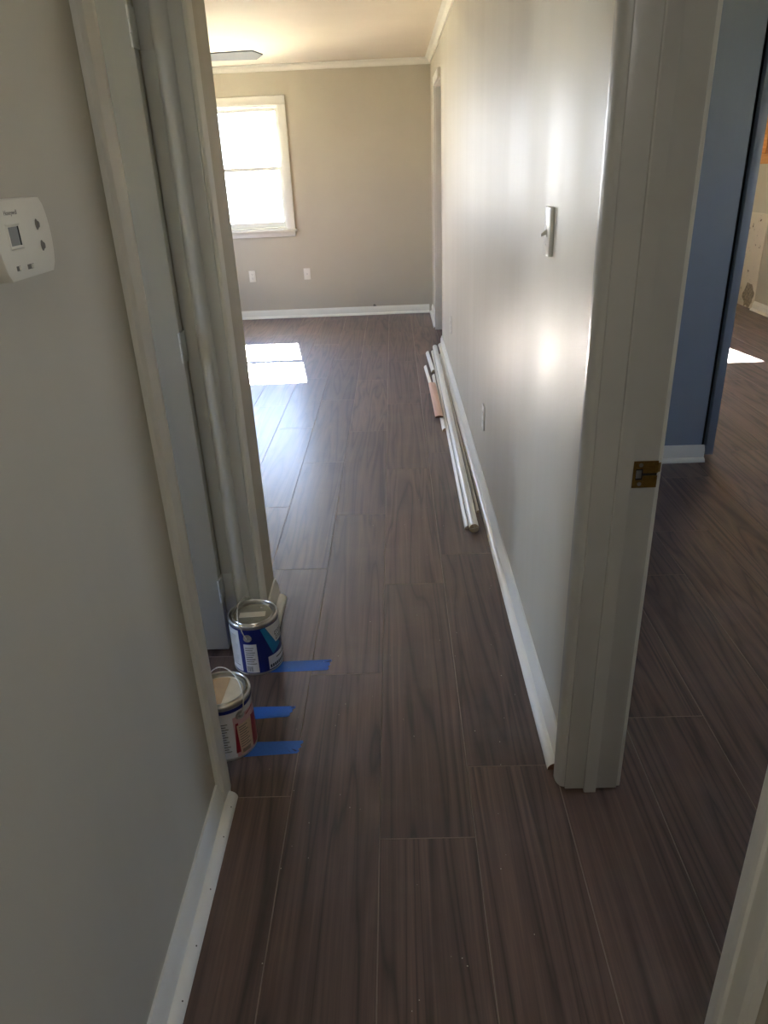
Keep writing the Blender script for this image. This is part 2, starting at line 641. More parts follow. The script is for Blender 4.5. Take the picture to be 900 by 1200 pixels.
vis = sorted([s for s in spots if seen(*s)], key=lambda s: s[0] ** 2 + s[1] ** 2)
first = vis[:290]
fs = set(first)
for (x, y) in first:
    o = bpy.data.objects.new('plank', PM)
    o.location = (x, y, 0)
    link(o, floor)
V, Fc = [], []
for (x, y) in spots:
    if (x, y) in fs:
        continue
    b0 = len(V)
    for z in (-0.0115, -0.0006):
        for (sx, sy) in ((-1, -1), (1, -1), (1, 1), (-1, 1)):
            V.append((x + sx * (PW / 2 - 0.0008), y + sy * (PL / 2 - 0.0008), z))
    Fc += [[b0 + 4, b0 + 5, b0 + 6, b0 + 7]] + [[b0 + i, b0 + (i + 1) % 4, b0 + 4 + (i + 1) % 4, b0 + 4 + i] for i in range(4)]
rest = obj('plank_field', V, Fc, 'plank', floor)
rest['kind'] = 'stuff'


# ------------------------------------------------------------------ base boards, shoe and crown
def base_profile(h=0.085, t=0.015):
    return [(0, 0), (t, 0), (t, h * 0.72), (t * 0.75, h * 0.80), (t * 0.62, h * 0.9), (t * 0.35, h), (0, h)]


def shoe_profile(t=0.015, w=0.02, h=0.021):
    return [(t, 0.0)] + [(t + w * math.sin(R(a)), h * math.cos(R(a))) for a in range(90, -1, -15)]


def base_run(name, p0, p1, inward, mat='trim', end='trim', shoe_ext=(0, 0), shoe_w=0.021, t=0.015, shoe_end='raw_end', with_shoe=True):
    """Base board with shoe moulding from p0 to p1; inward = unit vector off the wall."""
    d = Vector((p1[0] - p0[0], p1[1] - p0[1], 0))
    u = d.normalized()
    iv = Vector(inward)
    z0 = Vector((0, 0, 0.001))
    b = prism(name, [Vector((p0[0], p0[1], 0)) + iv * a + Vector((0, 0, z)) + z0 for (a, z) in base_profile(t=t)], d, [mat, end], cap=1)
    if with_shoe:
        q0 = Vector((p0[0], p0[1], 0)) - u * shoe_ext[0]
        dd = d + u * (shoe_ext[0] + shoe_ext[1])
        prism('shoe_molding', [q0 + iv * a + Vector((0, 0, z)) + z0 for (a, z) in shoe_profile(t=t, w=shoe_w)], dd, [mat, shoe_end], parent=b, cap=1)
    return b


struct(base_run('baseboard_left', (XL, -2.39), (XL, 1.335), (1, 0, 0), shoe_ext=(0, 0.042), shoe_w=0.024, shoe_end='trim'),
       'white baseboard with quarter round below the thermostat wall', 'baseboard')
bl = bpy.data.objects['baseboard_left']
for i, yy in enumerate((0.86, 0.97, 1.10, 1.24, 1.33)):
    s = bl.children[0]
    n = lathe('nail_hole', [(0.0, 0.0007), (0.0017, 0.0007), (0.0017, 0.0)], 'dot', s, 8)
    n.rotation_euler = (0, R(45), 0)
    n.location = (XL + 0.015 + 0.024 * 0.7072, yy, 0.001 + 0.021 * 0.7075)
struct(base_run('baseboard_left_corner', (XL, 2.128), (XL, YC), (1, 0, 0), shoe_ext=(0.004, 0.0), shoe_w=0.026, shoe_end='brown_end'),
       'short white baseboard piece with brown cut end at the hall corner', 'baseboard')
struct(base_run('baseboard_right', (XR, 1.452), (XR, FD0 - 0.002), (-1, 0, 0), shoe_ext=(0.006, 0.0), shoe_w=0.022, shoe_end='brown_end'),
       'long white baseboard under the light switch wall', 'baseboard')
struct(base_run('baseboard_right_corner', (XR, 7.19), (XR, YF), (-1, 0, 0)),
       'short white baseboard between doorway and far wall', 'baseboard')
struct(base_run('baseboard_far', (XO, YF), (XR - 0.037, YF), (0, -1, 0)),
       'white baseboard along the window wall', 'baseboard')
struct(base_run('baseboard_closet', (XR2, YB), (1.568, YB), (0, -1, 0)),
       'bluish white baseboard on the wall end seen through the right doorway', 'baseboard')
struct(base_run('baseboard_right_outer', (XE, 3.2), (XE, 7.52), (-1, 0, 0), t=0.02),
       'white baseboard running to the damaged plaster corner', 'baseboard')


def crown(name, p0, p1, inward):
    iv = Vector(inward)
    d = Vector((p1[0] - p0[0], p1[1] - p0[1], 0))
    prof = [(0, 0), (0.05, 0), (0.05, -0.008), (0.038, -0.016), (0.026, -0.022), (0.018, -0.036), (0.012, -0.048), (0.012, -0.056), (0, -0.056)]
    return prism(name, [Vector((p0[0], p0[1], H - 0.001)) + iv * a + Vector((0, 0, z)) for (a, z) in prof], d, 'trim', smooth=20)


struct(crown('trim_1', (XO, YF), (XR, YF), (0, -1, 0)), 'cream crown molding above the window wall', 'molding')
struct(crown('trim_2', (XR, YC), (XR, YF - 0.05), (-1, 0, 0)), 'cream crown molding above the glossy side wall', 'molding')


# ------------------------------------------------------------------ windows
def make_window(name, axis, u0, u1, z0, z1, t, depth, sign, label, trim='trim', casing=0.072, stool=True):
    """Double-hung window. axis: wall direction; t: inner wall face; depth: wall thickness;
    sign: +1 if the outside lies towards increasing thickness axis."""
    root = empty(name, (0, 0, 0))
    struct(root, label, 'window')

    def bx(nm, a, b, ta, tb, za, zb, mat, par=root, bv=0.002):
        lo, hi = sorted((t + sign * ta, t + sign * tb))
        e = (a, b, lo, hi, za, zb) if axis == 'x' else (lo, hi, a, b, za, zb)
        return boxes(nm, [e], mat, par, bevel=bv)
    g = 0.001
    # jamb liner
    bx('jamb', u0 + g, u0 + 0.02, g, depth - g, z0 + 0.02, z1 - 0.02, trim)
    bx('jamb', u1 - 0.02, u1 - g, g, depth - g, z0 + 0.02, z1 - 0.02, trim)
    bx('head_jamb', u0 + g, u1 - g, g, depth - g, z1 - 0.02, z1 - g, trim)
    bx('sill', u0 + g, u1 - g, g, depth + 0.03, z0 + g, z0 + 0.02, trim)
    # casing
    c = casing
    bx('casing', u0 - c, u0 + 0.006, -0.018, -0.0005, z0 + 0.0, z1 - 0.006, trim, bv=0.004)
    bx('casing', u1 - 0.006, u1 + c, -0.018, -0.0005, z0 + 0.0, z1 - 0.006, trim, bv=0.004)
    bx('head_casing', u0 - c, u1 + c, -0.02, -0.0005, z1 - 0.006, z1 + c, trim, bv=0.004)
    if stool:
        bx('stool', u0 - c - 0.02, u1 + c + 0.02, -0.045, -0.0005, z0 - 0.022, z0 - 0.0005, trim, bv=0.004)
        bx('apron', u0 - c + 0.005, u1 + c - 0.005, -0.015, -0.0005, z0 - 0.072, z0 - 0.0225, trim, bv=0.003)
    else:
        bx('bottom_casing', u0 - c, u1 + c, -0.02, -0.0005, z0 - c, z0 - 0.0005, trim, bv=0.004)
    zm = (z0 + z1) / 2 + 0.004
    for (nm, ta, za, zb) in (('upper_sash', 0.075, zm - 0.017, z1 - 0.021), ('lower_sash', 0.04, z0 + 0.021, zm + 0.017)):
        tb = ta + 0.033
        a, b = u0 + 0.021, u1 - 0.021
        w = 0.026
        wb = 0.05 if nm == 'lower_sash' else 0.034
        wt = 0.034 if nm == 'lower_sash' else 0.034
        bl = []
        lo, hi = sorted((t + sign * ta, t + sign * tb))
        for (p, q, r, s) in ((a, a + w, za, zb), (b - w, b, za, zb), (a + w, b - w, za, za + wb), (a + w, b - w, zb - wt, zb)):
            bl.append((p, q, lo, hi, r, s) if axis == 'x' else (lo, hi, p, q, r, s))
        sh = boxes(nm, bl, trim, root, bevel=0.002, seg=1)
        mid = t + sign * (ta + tb) / 2
        e = (a + w, b - w, mid - 0.002, mid + 0.002, za + wb, zb - wt)
        if axis == 'y':
            e = (e[2], e[3], e[0], e[1], e[4], e[5])
        boxes('pane', [e], 'glass', sh)
    mu = (u0 + u1) / 2
    bx('sash_lock', mu - 0.025, mu + 0.025, 0.045, 0.07, zm + 0.0175, zm + 0.03, 'steel', bv=0.003)
    return root


make_window('window_1', 'x', WX0, WX1, WZ0, WZ1, YF, 0.14, 1, 'white double-hung window glowing with daylight in the end wall')
make_window('window_2', 'x', RW[0], RW[1], RW[2], RW[3], YE, 0.12, 1, 'white window in the end wall of the right hand room')
make_window('window_3', 'y', OW[0], OW[1], OW[2], OW[3], XE, 0.14, 1, 'window with bare orange wood trim beside damaged plaster', trim='orange_wood', casing=0.085, stool=False)
make_window('fill_window_4', 'y', SW[0], SW[1], SW[2], SW[3], XE, 0.14, 1, 'unseen white side window added to light the right hand room')  # unseen, assumed so daylight reaches the closet front and left hall wall
make_window('fill_window_6', 'y', LW[0], LW[1], LW[2], LW[3], XO, 0.14, -1, 'unseen white window added in the side wall to brighten the far room')  # out of view, put in for more daylight in the far room

make_window('fill_window_7', 'y', BR[0], BR[1], BR[2], BR[3], XO, 0.14, -1, 'unseen white window added in the side room to light the open door')  # out of view, put in so the open door's face is lit
portal('portal_g', (XO - 0.2, (BR[0] + BR[1]) / 2, (BR[2] + BR[3]) / 2), (1, 0, 0), BR[1] - BR[0], BR[3] - BR[2])
portal('portal_a', ((WX0 + WX1) / 2, YF + 0.2, (WZ0 + WZ1) / 2), (0, -1, 0), WX1 - WX0, WZ1 - WZ0)
portal('portal_b', ((RW[0] + RW[1]) / 2, YE + 0.18, (RW[2] + RW[3]) / 2), (0, -1, 0), RW[1] - RW[0], RW[3] - RW[2])
portal('portal_c', (XE + 0.2, (OW[0] + OW[1]) / 2, (OW[2] + OW[3]) / 2), (-1, 0, 0), OW[1] - OW[0], OW[3] - OW[2])
portal('portal_d', (XE + 0.2, (SW[0] + SW[1]) / 2, (SW[2] + SW[3]) / 2), (-1, 0, 0), SW[1] - SW[0], SW[3] - SW[2])
portal('portal_f', (XO - 0.2, (LW[0] + LW[1]) / 2, (LW[2] + LW[3]) / 2), (1, 0, 0), LW[1] - LW[0], LW[3] - LW[2])

# ------------------------------------------------------------------ left doorway: frame and open door
ZH = 2.03
fr = empty('trim_3', (-0.54, 1.73, 0))
struct(fr, 'white painted door frame beside the paint cans with a rounded stop', 'door frame')
O = Vector((0.54, -1.73, 0))


def rel(o, off):
    o.location = off
    return o


jx0, jx1 = XL2 - 0.001 + 0.016, XL - 0.001 + 0.004
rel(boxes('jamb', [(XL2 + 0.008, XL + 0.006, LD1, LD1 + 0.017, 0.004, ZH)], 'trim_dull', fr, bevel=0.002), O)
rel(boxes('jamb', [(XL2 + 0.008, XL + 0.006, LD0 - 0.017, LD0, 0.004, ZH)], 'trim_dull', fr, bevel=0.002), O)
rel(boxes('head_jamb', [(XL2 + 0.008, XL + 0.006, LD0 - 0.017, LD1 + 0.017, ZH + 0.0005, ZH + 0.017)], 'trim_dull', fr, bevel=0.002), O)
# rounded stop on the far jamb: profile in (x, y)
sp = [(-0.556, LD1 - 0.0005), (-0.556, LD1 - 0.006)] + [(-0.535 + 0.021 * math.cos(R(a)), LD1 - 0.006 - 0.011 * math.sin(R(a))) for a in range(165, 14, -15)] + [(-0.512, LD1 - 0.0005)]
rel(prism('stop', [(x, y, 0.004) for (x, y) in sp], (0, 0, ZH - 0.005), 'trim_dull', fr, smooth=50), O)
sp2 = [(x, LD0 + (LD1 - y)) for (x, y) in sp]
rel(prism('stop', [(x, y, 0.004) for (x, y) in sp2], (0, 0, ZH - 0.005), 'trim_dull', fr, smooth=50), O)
# near casing: dull outer face, bright inner bevel
c1 = [(XL + 0.0005, 1.335), (XL + 0.010, 1.336), (XL + 0.0165, 1.346), (XL + 0.0185, 1.385), (XL + 0.0175, 1.391), (XL + 0.013, 1.414), (XL + 0.0065, 1.4155), (XL + 0.0005, 1.4155)]
rel(prism('casing', [(x, y, 0.003) for (x, y) in c1], (0, 0, ZH + 0.06), 'trim', fr, smooth=12), O)
# far casing: stepped face
c2 = [(XL + 0.0005, 2.0455), (XL + 0.010, 2.0455), (XL + 0.013, 2.049), (XL + 0.0115, 2.053), (XL + 0.0145, 2.056), (XL + 0.0165, 2.072), (XL + 0.0165, 2.088), (XL + 0.012, 2.094), (XL + 0.009, 2.099), (XL + 0.012, 2.104), (XL + 0.013, 2.122), (XL + 0.010, 2.126), (XL + 0.0005, 2.126)]
rel(prism('casing', [(x, y, 0.003) for (x, y) in c2], (0, 0, ZH + 0.06), 'trim', fr, smooth=15), O)
rel(boxes('head_casing', [(XL + 0.0005, XL + 0.0165, 1.416, 2.045, ZH + 0.005, ZH + 0.075)], 'trim', fr, bevel=0.003), O)

dr = empty('door_1', (-0.5935, LD1 - 0.002, 0.0))
struct(dr, 'flush grey door standing open behind the left door frame', 'door')
rel(boxes('door_slab', [(-0.61, -0.0005, -0.036, -0.001, 0.012, ZH - 0.004)], 'door_grey', dr, bevel=0.0015), (0, 0, 0))
for hz in (0.24, 1.02, 1.765):
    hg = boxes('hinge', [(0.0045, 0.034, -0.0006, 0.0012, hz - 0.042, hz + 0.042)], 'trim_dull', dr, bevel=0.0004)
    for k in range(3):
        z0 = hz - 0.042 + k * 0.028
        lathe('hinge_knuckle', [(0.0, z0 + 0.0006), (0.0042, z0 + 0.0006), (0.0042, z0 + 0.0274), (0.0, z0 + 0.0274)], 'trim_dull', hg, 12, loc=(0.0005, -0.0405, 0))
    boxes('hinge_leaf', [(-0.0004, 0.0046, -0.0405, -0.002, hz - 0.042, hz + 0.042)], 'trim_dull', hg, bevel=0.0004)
kn = lathe('door_knob', [(0.0, -0.062), (0.016, -0.061), (0.026, -0.053), (0.028, -0.044), (0.022, -0.034), (0.011, -0.028), (0.010, -0.012), (0.028, -0.008), (0.030, 0.0)], 'brass', dr, 32, loc=(-0.55, -0.0365, 0.93), axis='y')

# ------------------------------------------------------------------ right doorway frame with strike plate
fr = empty('trim_4', (0.455, 1.39, 0))
struct(fr, 'white door frame post with brass strike plate on the right', 'door frame')
O = Vector((-0.455, -1.39, 0))
rel(boxes('jamb', [(0.3885, 0.5185, RD1, RD1 + 0.017, 0.003, ZH)], 'trim_gloss', fr, bevel=0.002), O)
sp = [(0.4345, RD1 - 0.0005), (0.4345, RD1 - 0.009), (0.437, RD1 - 0.011), (0.4635, RD1 - 0.011), (0.4635, RD1 - 0.0005)]
rel(prism('stop', [(x, y, 0.0015) for (x, y) in sp], (0, 0, ZH - 0.003), 'trim_gloss', fr, smooth=20), O)
rel(boxes('head_jamb', [(0.3885, 0.5185, RD0 - 0.017, RD1 + 0.017, ZH + 0.0005, ZH + 0.017)], 'trim_gloss', fr, bevel=0.002), O)
# rounded glossy hall casing
cp = [(XR - 0.0005, RD1 + 0.003), (XR - 0.005, RD1 + 0.003), (XR - 0.0055, RD1 + 0.0065), (XR - 0.0085, RD1 + 0.0075)]
cp += [(XR - 0.0085 - 0.018 * math.sin(R(a)), RD1 + 0.0075 + 0.032 * (1 - math.cos(R(a)))) for a in range(10, 91, 10)]
cp += [(XR - 0.0265, RD1 + 0.044), (XR - 0.023, RD1 + 0.054), (XR - 0.016, RD1 + 0.064), (XR - 0.012, RD1 + 0.073), (XR - 0.0005, RD1 + 0.0735)]
rel(prism('casing', [(x, y, 0.004) for (x, y) in cp], (0, 0, ZH + 0.06), 'trim_gloss', fr, smooth=50), O)
rel(boxes('casing', [(XR2 + 0.0005, XR2 + 0.014, RD1 + 0.006, RD1 + 0.07, 0.003, ZH + 0.06)], 'trim', fr, bevel=0.003), O)
rel(boxes('head_casing', [(XR - 0.016, XR - 0.0005, RD0 - 0.004, RD1 + 0.0025, ZH + 0.005, ZH + 0.075)], 'trim', fr, bevel=0.003), O)
# strike plate (faces the camera side, -y)
yf = RD1 - 0.0005
sx0, sx1, sz0, sz1 = 0.469, 0.5185, 0.835, 0.893
hx0, hx1, hz0, hz1 = 0.4745, 0.489, 0.852, 0.876


def ring(nm, mat, par, y0, y1):
    return boxes(nm, [(sx0, hx0, y0, y1, sz0, sz1), (hx1, sx1, y0, y1, hz1 - 0.009, sz1), (hx1, sx1, y0, y1, sz0, hz0 + 0.009), (hx0, hx1, y0, y1, hz1, sz1), (hx0, hx1, y0, y1, sz0, hz0)], mat, par)


pl = rel(ring('strike_plate', 'brass', fr, yf - 0.0018, yf), O)
pl['label'] = 'worn brass strike plate with two screws'
boxes('latch_hole', [(hx0, sx1 - 0.001, yf - 0.0004, yf, hz0 + 0.0001, hz1 - 0.0001)], 'black', pl)
boxes('latch_tongue', [(hx0 + 0.001, hx1 - 0.003, yf - 0.0022, yf - 0.0005, hz0 + 0.004, hz1 - 0.003)], 'steel', pl, bevel=0.0004)
prism('strike_lip', [(sx1 - 0.001, yf - 0.0018, hz1 - 0.008), (sx1 + 0.006, yf + 0.002, hz1 - 0.008), (sx1 + 0.006, yf + 0.0034, hz1 - 0.008), (sx1 - 0.001, yf, hz1 - 0.008)], (0, 0, 0.02), 'brass', pl)
for zz in (sz0 + 0.0085, sz1 - 0.0085):
    lathe('screw', [(0.0, -0.0012), (0.0012, -0.0010), (0.0013, -0.0016), (0.0038, -0.0014), (0.0045, 0.0)], 'steel', pl, 16, loc=(0.4835, yf - 0.0018, zz), axis='y')

fr = empty('trim_5', (0.455, 0.58, 0))
struct(fr, 'white near door frame edge of the right doorway', 'door frame')
O = Vector((-0.455, -0.58, 0))
rel(boxes('jamb', [(0.3885, 0.5185, RD0 - 0.017, RD0, 0.003, ZH)], 'trim_gloss', fr, bevel=0.002), O)
cn = [(XR - 0.0005, 0.521), (XR - 0.012, 0.522), (XR - 0.015, 0.530), (XR - 0.0165, 0.556), (XR - 0.0205, 0.558), (XR - 0.021, 0.566), (XR - 0.013, 0.5935), (XR - 0.008, 0.5965), (XR - 0.0005, 0.5965)]
rel(prism('casing', [(x, y, 0.003) for (x, y) in cn], (0, 0, ZH + 0.06), 'trim', fr, smooth=12), O)
rel(boxes('stop', [(0.4345, 0.4635, RD0 + 0.0005, RD0 + 0.011, 0.003, ZH)], 'trim_gloss', fr, bevel=0.003), O)

# ------------------------------------------------------------------ doorway by the far corner
fr = empty('trim_6', (0.455, 7.13, 0))
struct(fr, 'cream door frame in the side wall next to the far corner', 'door frame')
O = Vector((-0.455, -7.13, 0))
rel(boxes('jamb', [(XR - 0.006, XR2 + 0.004, FD1, FD1 + 0.017, 0.003, 2.04)], 'trim', fr, bevel=0.002), O)
rel(boxes('head_jamb', [(XR - 0.006, XR2 + 0.004, FD0 + 0.001, FD1 + 0.017, 2.0405, 2.0575)], 'trim', fr, bevel=0.002), O)
rel(boxes('stop', [(0.45, 0.462, FD1 - 0.011, FD1 - 0.0005, 0.003, 2.04)], 'trim', fr, bevel=0.002), O)
rel(boxes('casing', [(XR - 0.026, XR - 0.0005, FD1 + 0.005, FD1 + 0.068, 0.003, 2.048)], 'trim', fr, bevel=0.003), O)
rel(boxes('head_casing', [(XR - 0.026, XR - 0.0005, FD0 + 0.01, FD1 + 0.068, 2.0485, 2.115)], 'trim', fr, bevel=0.003), O)

# ------------------------------------------------------------------ closet corner post in the right room
fr = empty('trim_7', (1.585, YB + 0.03, 0))
struct(fr, 'pale corner post with gap filled black as shade in the room through the right doorway', 'molding')
O = Vector((-1.585, -YB - 0.03, 0))
rel(boxes('corner_board', [(1.577, XB, YB - 0.004, YB + 0.099, 0.03, H - 0.002)], 'wall_sky_tint', fr, bevel=0.003), O)
rel(boxes('gap_shade', [(1.5535, 1.5765, YB + 0.03, YB + 0.099, 0.03, H - 0.002)], 'black', fr), O)  # black fill stands in for the shade inside the recess

# damaged plaster strip and mold in the far corner of the right room
pp = boxes('plaster_patch', [(XE - 0.006, XE - 0.0005, 7.53, YE - 0.002, 0.003, 0.89)], 'plaster')
tag(pp, 'pale unpainted plaster strip with black spots in the corner', 'plaster')
V, Fc = [], []
nn = 22
for i in range(nn):
    a = 2 * math.pi * i / nn
    rr = random.uniform(0.8, 1.2)
    V.append((XE - 0.0075, 7.68 + 0.12 * rr * math.cos(a), 0.125 + 0.115 * rr * math.sin(a)))
md = prism('mold_patch', V, (0.0012, 0, 0), 'mold', pp)


# ------------------------------------------------------------------ wall devices
def device(name, label, cat, kind, loc, rz, group=None):
    """A wall plate: local x = along the wall, -y = into the room."""
    t = empty(name, loc, rz)
    tag(t, label, cat, group)
    th = 0.011 if kind == 'switch' else 0.006
    m = 'switch_plate' if kind == 'switch' else 'outlet'
    boxes('cover_plate', [(-0.035, 0.035, -th, -0.0003, -0.0575, 0.0575)], m, t, bevel=0.002)
    scr = []
    if kind == 'switch':
        boxes('toggle_frame', [(-0.006, 0.006, -th - 0.0012, -th + 0.0005, -0.013, 0.013)], m, t, bevel=0.0004)
        tg = prism('toggle', [(-0.0042, -th - 0.001, -0.006), (-0.0042, -th - 0.001, 0.005), (-0.0042, -th - 0.014, -0.005), (-0.0042, -th - 0.014, -0.011)], (0.0084, 0, 0), m, t)
        scr = [-0.03, 0.03]
    elif kind == 'outlet':
        for s in (-1, 1):
            zc = 0.0195 * s
            pts = [(0.0165 * math.cos(R(a)), -th + 0.0005, zc + max(-0.0118, min(0.0118, 0.0165 * math.sin(R(a))))) for a in range(0, 360, 15)]
            f = prism('receptacle', pts, (0, -0.0022, 0), m, t, smooth=30)
            for (sx, hh) in ((-0.0064, 0.0038), (0.0064, 0.0032)):
                boxes('slot', [(sx - 0.0011, sx + 0.0011, -th - 0.0021, -th - 0.0012, zc + 0.003 - hh, zc + 0.003 + hh)], 'slot', f)
            lathe('ground_hole', [(0.0, -th - 0.0021), (0.0024, -th - 0.0021), (0.0024, -th - 0.0012)], 'slot', f, 12, loc=(0, 0, zc - 0.0072), axis='y')
        scr = [0.0]
    else:
        lathe('cable_socket', [(0.0, -th - 0.009), (0.0035, -th - 0.009), (0.0045, -th - 0.001), (0.007, -th - 0.0005), (0.007, -th + 0.0005)], 'steel', t, 16, axis='y')
        scr = [-0.042, 0.042]
    for z in scr:
        lathe('screw', [(0.0, -th - 0.0012), (0.002, -th - 0.0011), (0.0031, -th + 0.0002)], m if kind != 'switch' else 'steel', t, 12, loc=(0, 0, z), axis='y')
    return t


HP = math.pi / 2
# on the right wall the room side is -x: rotate local -y to -x
device('light_switch', 'white toggle light switch standing proud of the glossy wall', 'light switch', 'switch', (XR, 1.965, 1.285), -HP)
device('power_outlet', 'white power outlet low on the glossy wall below the light switch', 'outlet', 'outlet', (XR, 3.29, 0.368), -HP)
device('power_outlet', 'white power outlet on the glossy wall nearest the far doorway', 'outlet', 'outlet', (XR, 5.36, 0.392), -HP)
device('power_outlet', 'white duplex outlet with dark slots below the bright window', 'outlet', 'outlet', (-1.519, YF, 0.444), 0)
device('cable_plate', 'blank white cable plate on the window wall', 'wall plate', 'cable', (-0.935, YF, 0.448), 0)
cs = empty('cable_stub', (-0.235, YF - 0.016, 0.095))
tag(cs, 'small dark cable stub poking out above the far baseboard', 'cable')
tube('wire', [(0.0, 0.0155, 0.0), (0.0, 0.0, 0.004), (0.012, -0.008, 0.006), (0.022, -0.006, -0.002)], 0.004, 'rubber', cs)
lathe('grommet', [(0.0, 0.002), (0.012, 0.002), (0.014, 0.0)], 'rubber', cs, 16, loc=(0, 0.0135, 0), axis='y')

# ------------------------------------------------------------------ thermostat (faces +x)
th = empty('thermostat', (XL, 0.958, 1.387))
tag(th, 'white thermostat with small grey screen on the hallway wall', 'thermostat')
# outline in (u along y, v along z); convex sides
TW, THH = 0.062, 0.0455


def thermo_outline(sc=1.0, bulge=0.011):
    pts = []
    n = 10
    for i in range(n + 1):
        s = -1 + 2 * i / n
        pts.append((TW + bulge * (1 - s * s) - 0.004 * max(0, abs(s) - 0.85) / 0.15, THH * s))
    for i in range(n + 1):
        s = 1 - 2 * i / n
        pts.append((-TW - bulge * (1 - s * s) + 0.004 * max(0, abs(s) - 0.85) / 0.15, THH * s))
    return [(a * sc, b * sc) for a, b in pts]


def loft(name, loops, mats, parent, smooth=30, cap=True):
    V, Fc = [], []
    n = len(loops[0])
    for lp in loops:
        V += lp
    for k in range(len(loops) - 1):
        for i in range(n):
            j = (i + 1) % n
            Fc.append([k * n + i, k * n + j, (k + 1) * n + j, (k + 1) * n + i])
    if cap:
        Fc.append(list(range(n)))
        Fc.append([(len(loops) - 1) * n + i for i in range(n)])
    return obj(name, V, Fc, mats, parent, smooth=smooth)


loft('housing', [[(x, a * s, b * s) for (a, b) in thermo_outline()] for (x, s) in ((0.0005, 0.985), (0.008, 1.0), (0.026, 1.0), (0.0295, 0.985), (0.0305, 0.96))], 'thermo', th)
fx = 0.0305
# recessed-looking screen surround: sloped frame and lcd
su, sv, sw, sh_ = -0.030, 0.0045, 0.019, 0.0155
fo = [(fx - 0.0006, su - sw, sv - sh_), (fx - 0.0006, su + sw, sv - sh_), (fx - 0.0006, su + sw, sv + sh_), (fx - 0.0006, su - sw, sv + sh_)]
fi0 = [(fx + 0.0014, su - sw + 0.002, sv - sh_ + 0.002), (fx + 0.0014, su + sw - 0.002, sv - sh_ + 0.002), (fx + 0.0014, su + sw - 0.002, sv + sh_ - 0.002), (fx + 0.0014, su - sw + 0.002, sv + sh_ - 0.002)]
fi1 = [(fx + 0.0001, su - 0.0125, sv - 0.0105), (fx + 0.0001, su + 0.0125, sv - 0.0105), (fx + 0.0001, su + 0.0125, sv + 0.0105), (fx + 0.0001, su - 0.0125, sv + 0.0105)]
sf = loft('screen_frame', [fo, fi0, fi1], 'thermo', th, cap=False, smooth=10)
boxes('screen', [(fx - 0.001, fx + 0.0003, su - 0.0125, su + 0.0125, sv - 0.0105, sv + 0.0105)], 'lcd', sf)
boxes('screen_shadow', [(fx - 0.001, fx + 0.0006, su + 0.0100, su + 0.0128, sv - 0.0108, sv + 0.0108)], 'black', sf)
for (u, v) in ((0.0345, 0.0135), (0.0375, -0.012)):
    b = lathe('button_ring', [(0.0, 0.0012), (0.0042, 0.0012), (0.0052, 0.0)], 'rubber', th, 20, axis='x')
    b.scale = (1, 0.85, 1.35)
    b.location = (fx - 0.0003, u, v)
    c = lathe('button', [(0.0, 0.0024), (0.0026, 0.0020), (0.0034, 0.0)], 'ink', b, 20, axis='x', loc=(0.001, 0.0008, 0))
for (u, v, w) in ((-0.039, -0.0315, 0.005), (-0.007, -0.0325, 0.0085)):
    s = boxes('slider_slot', [(fx - 0.0005, fx + 0.0004, u - w, u + w, v - 0.0028, v + 0.0028)], 'rubber', th, bevel=0.0002)
    boxes('slider', [(fx, fx + 0.003, u + w * 0.1, u + w * 0.8, v - 0.0022, v + 0.0024)], 'thermo', s, bevel=0.0006)
TM = Matrix.Translation((fx + 0.0001, -0.028, 0.0305)) @ Matrix(((0, 0, 1, 0), (1, 0, 0, 0), (0, 1, 0, 0), (0, 0, 0, 1)))
text_mesh('lettering', 'Honeywell', 0.0075, 'ink', th, TM)

# ------------------------------------------------------------------ paint cans
CR, CH = 0.0785, 0.187


def cyl_patch(name, parent, mat, quad, r=CR, lift=0.0004, na=10, nz=3):
    """quad: four (angle deg, z) corners: bottom-left, bottom-right, top-right, top-left."""
    V, Fc = [], []
    for i in range(na + 1):
        s = i / na
        for k in range(nz + 1):
            t = k / nz
            a = (1 - t) * ((1 - s) * quad[0][0] + s * quad[1][0]) + t * ((1 - s) * quad[3][0] + s * quad[2][0])
            z = (1 - t) * ((1 - s) * quad[0][1] + s * quad[1][1]) + t * ((1 - s) * quad[3][1] + s * quad[2][1])
            V.append(((r + lift) * math.cos(R(a)), (r + lift) * math.sin(R(a)), z))
    for i in range(na):
        for k in range(nz):
            b = i * (nz + 1) + k
            Fc.append([b, b + nz + 1, b + nz + 2, b + 1])
    return obj(name, V, Fc, mat, parent, smooth=60)


def make_can(label, loc, rz, body_mat, lid_mat):
    t = empty('paint_can', loc, rz)
    tag(t, label, 'paint can', 'paint cans on the floor by the open door')
    lathe('can_body', [(0.0, 0.0), (0.070, 0.0), (0.075, 0.0015), (CR + 0.0012, 0.0), (CR + 0.0015, 0.003), (CR, 0.006), (CR, 0.170), (CR + 0.0006, 0.172), (CR + 0.002, 0.176), (CR + 0.002, 0.180), (CR + 0.001, 0.1835), (CR - 0.002, CH - 0.001), (CR - 0.004, CH), (CR - 0.006, CH - 0.002), (CR - 0.0068, CH - 0.010), (CR - 0.0088, CH - 0.010), (CR - 0.0095, CH - 0.006)],
          [body_mat, 'steel'], t, 64, idx=[1, 1, 1, 1, 1, 0, 1, 1, 1, 1, 1, 1, 1, 1, 1, 1])
    lid = lathe('lid', [(0.0, CH - 0.009), (0.058, CH - 0.009), (0.0595, CH - 0.0075), (0.061, CH - 0.009), (0.0625, CH - 0.009), (0.0635, CH - 0.002), (0.0660, CH - 0.001), (0.0692, CH - 0.0055)], [lid_mat, 'steel'], t, 64, idx=[0, 0, 0, 1, 1, 1, 1])
    return t, lid


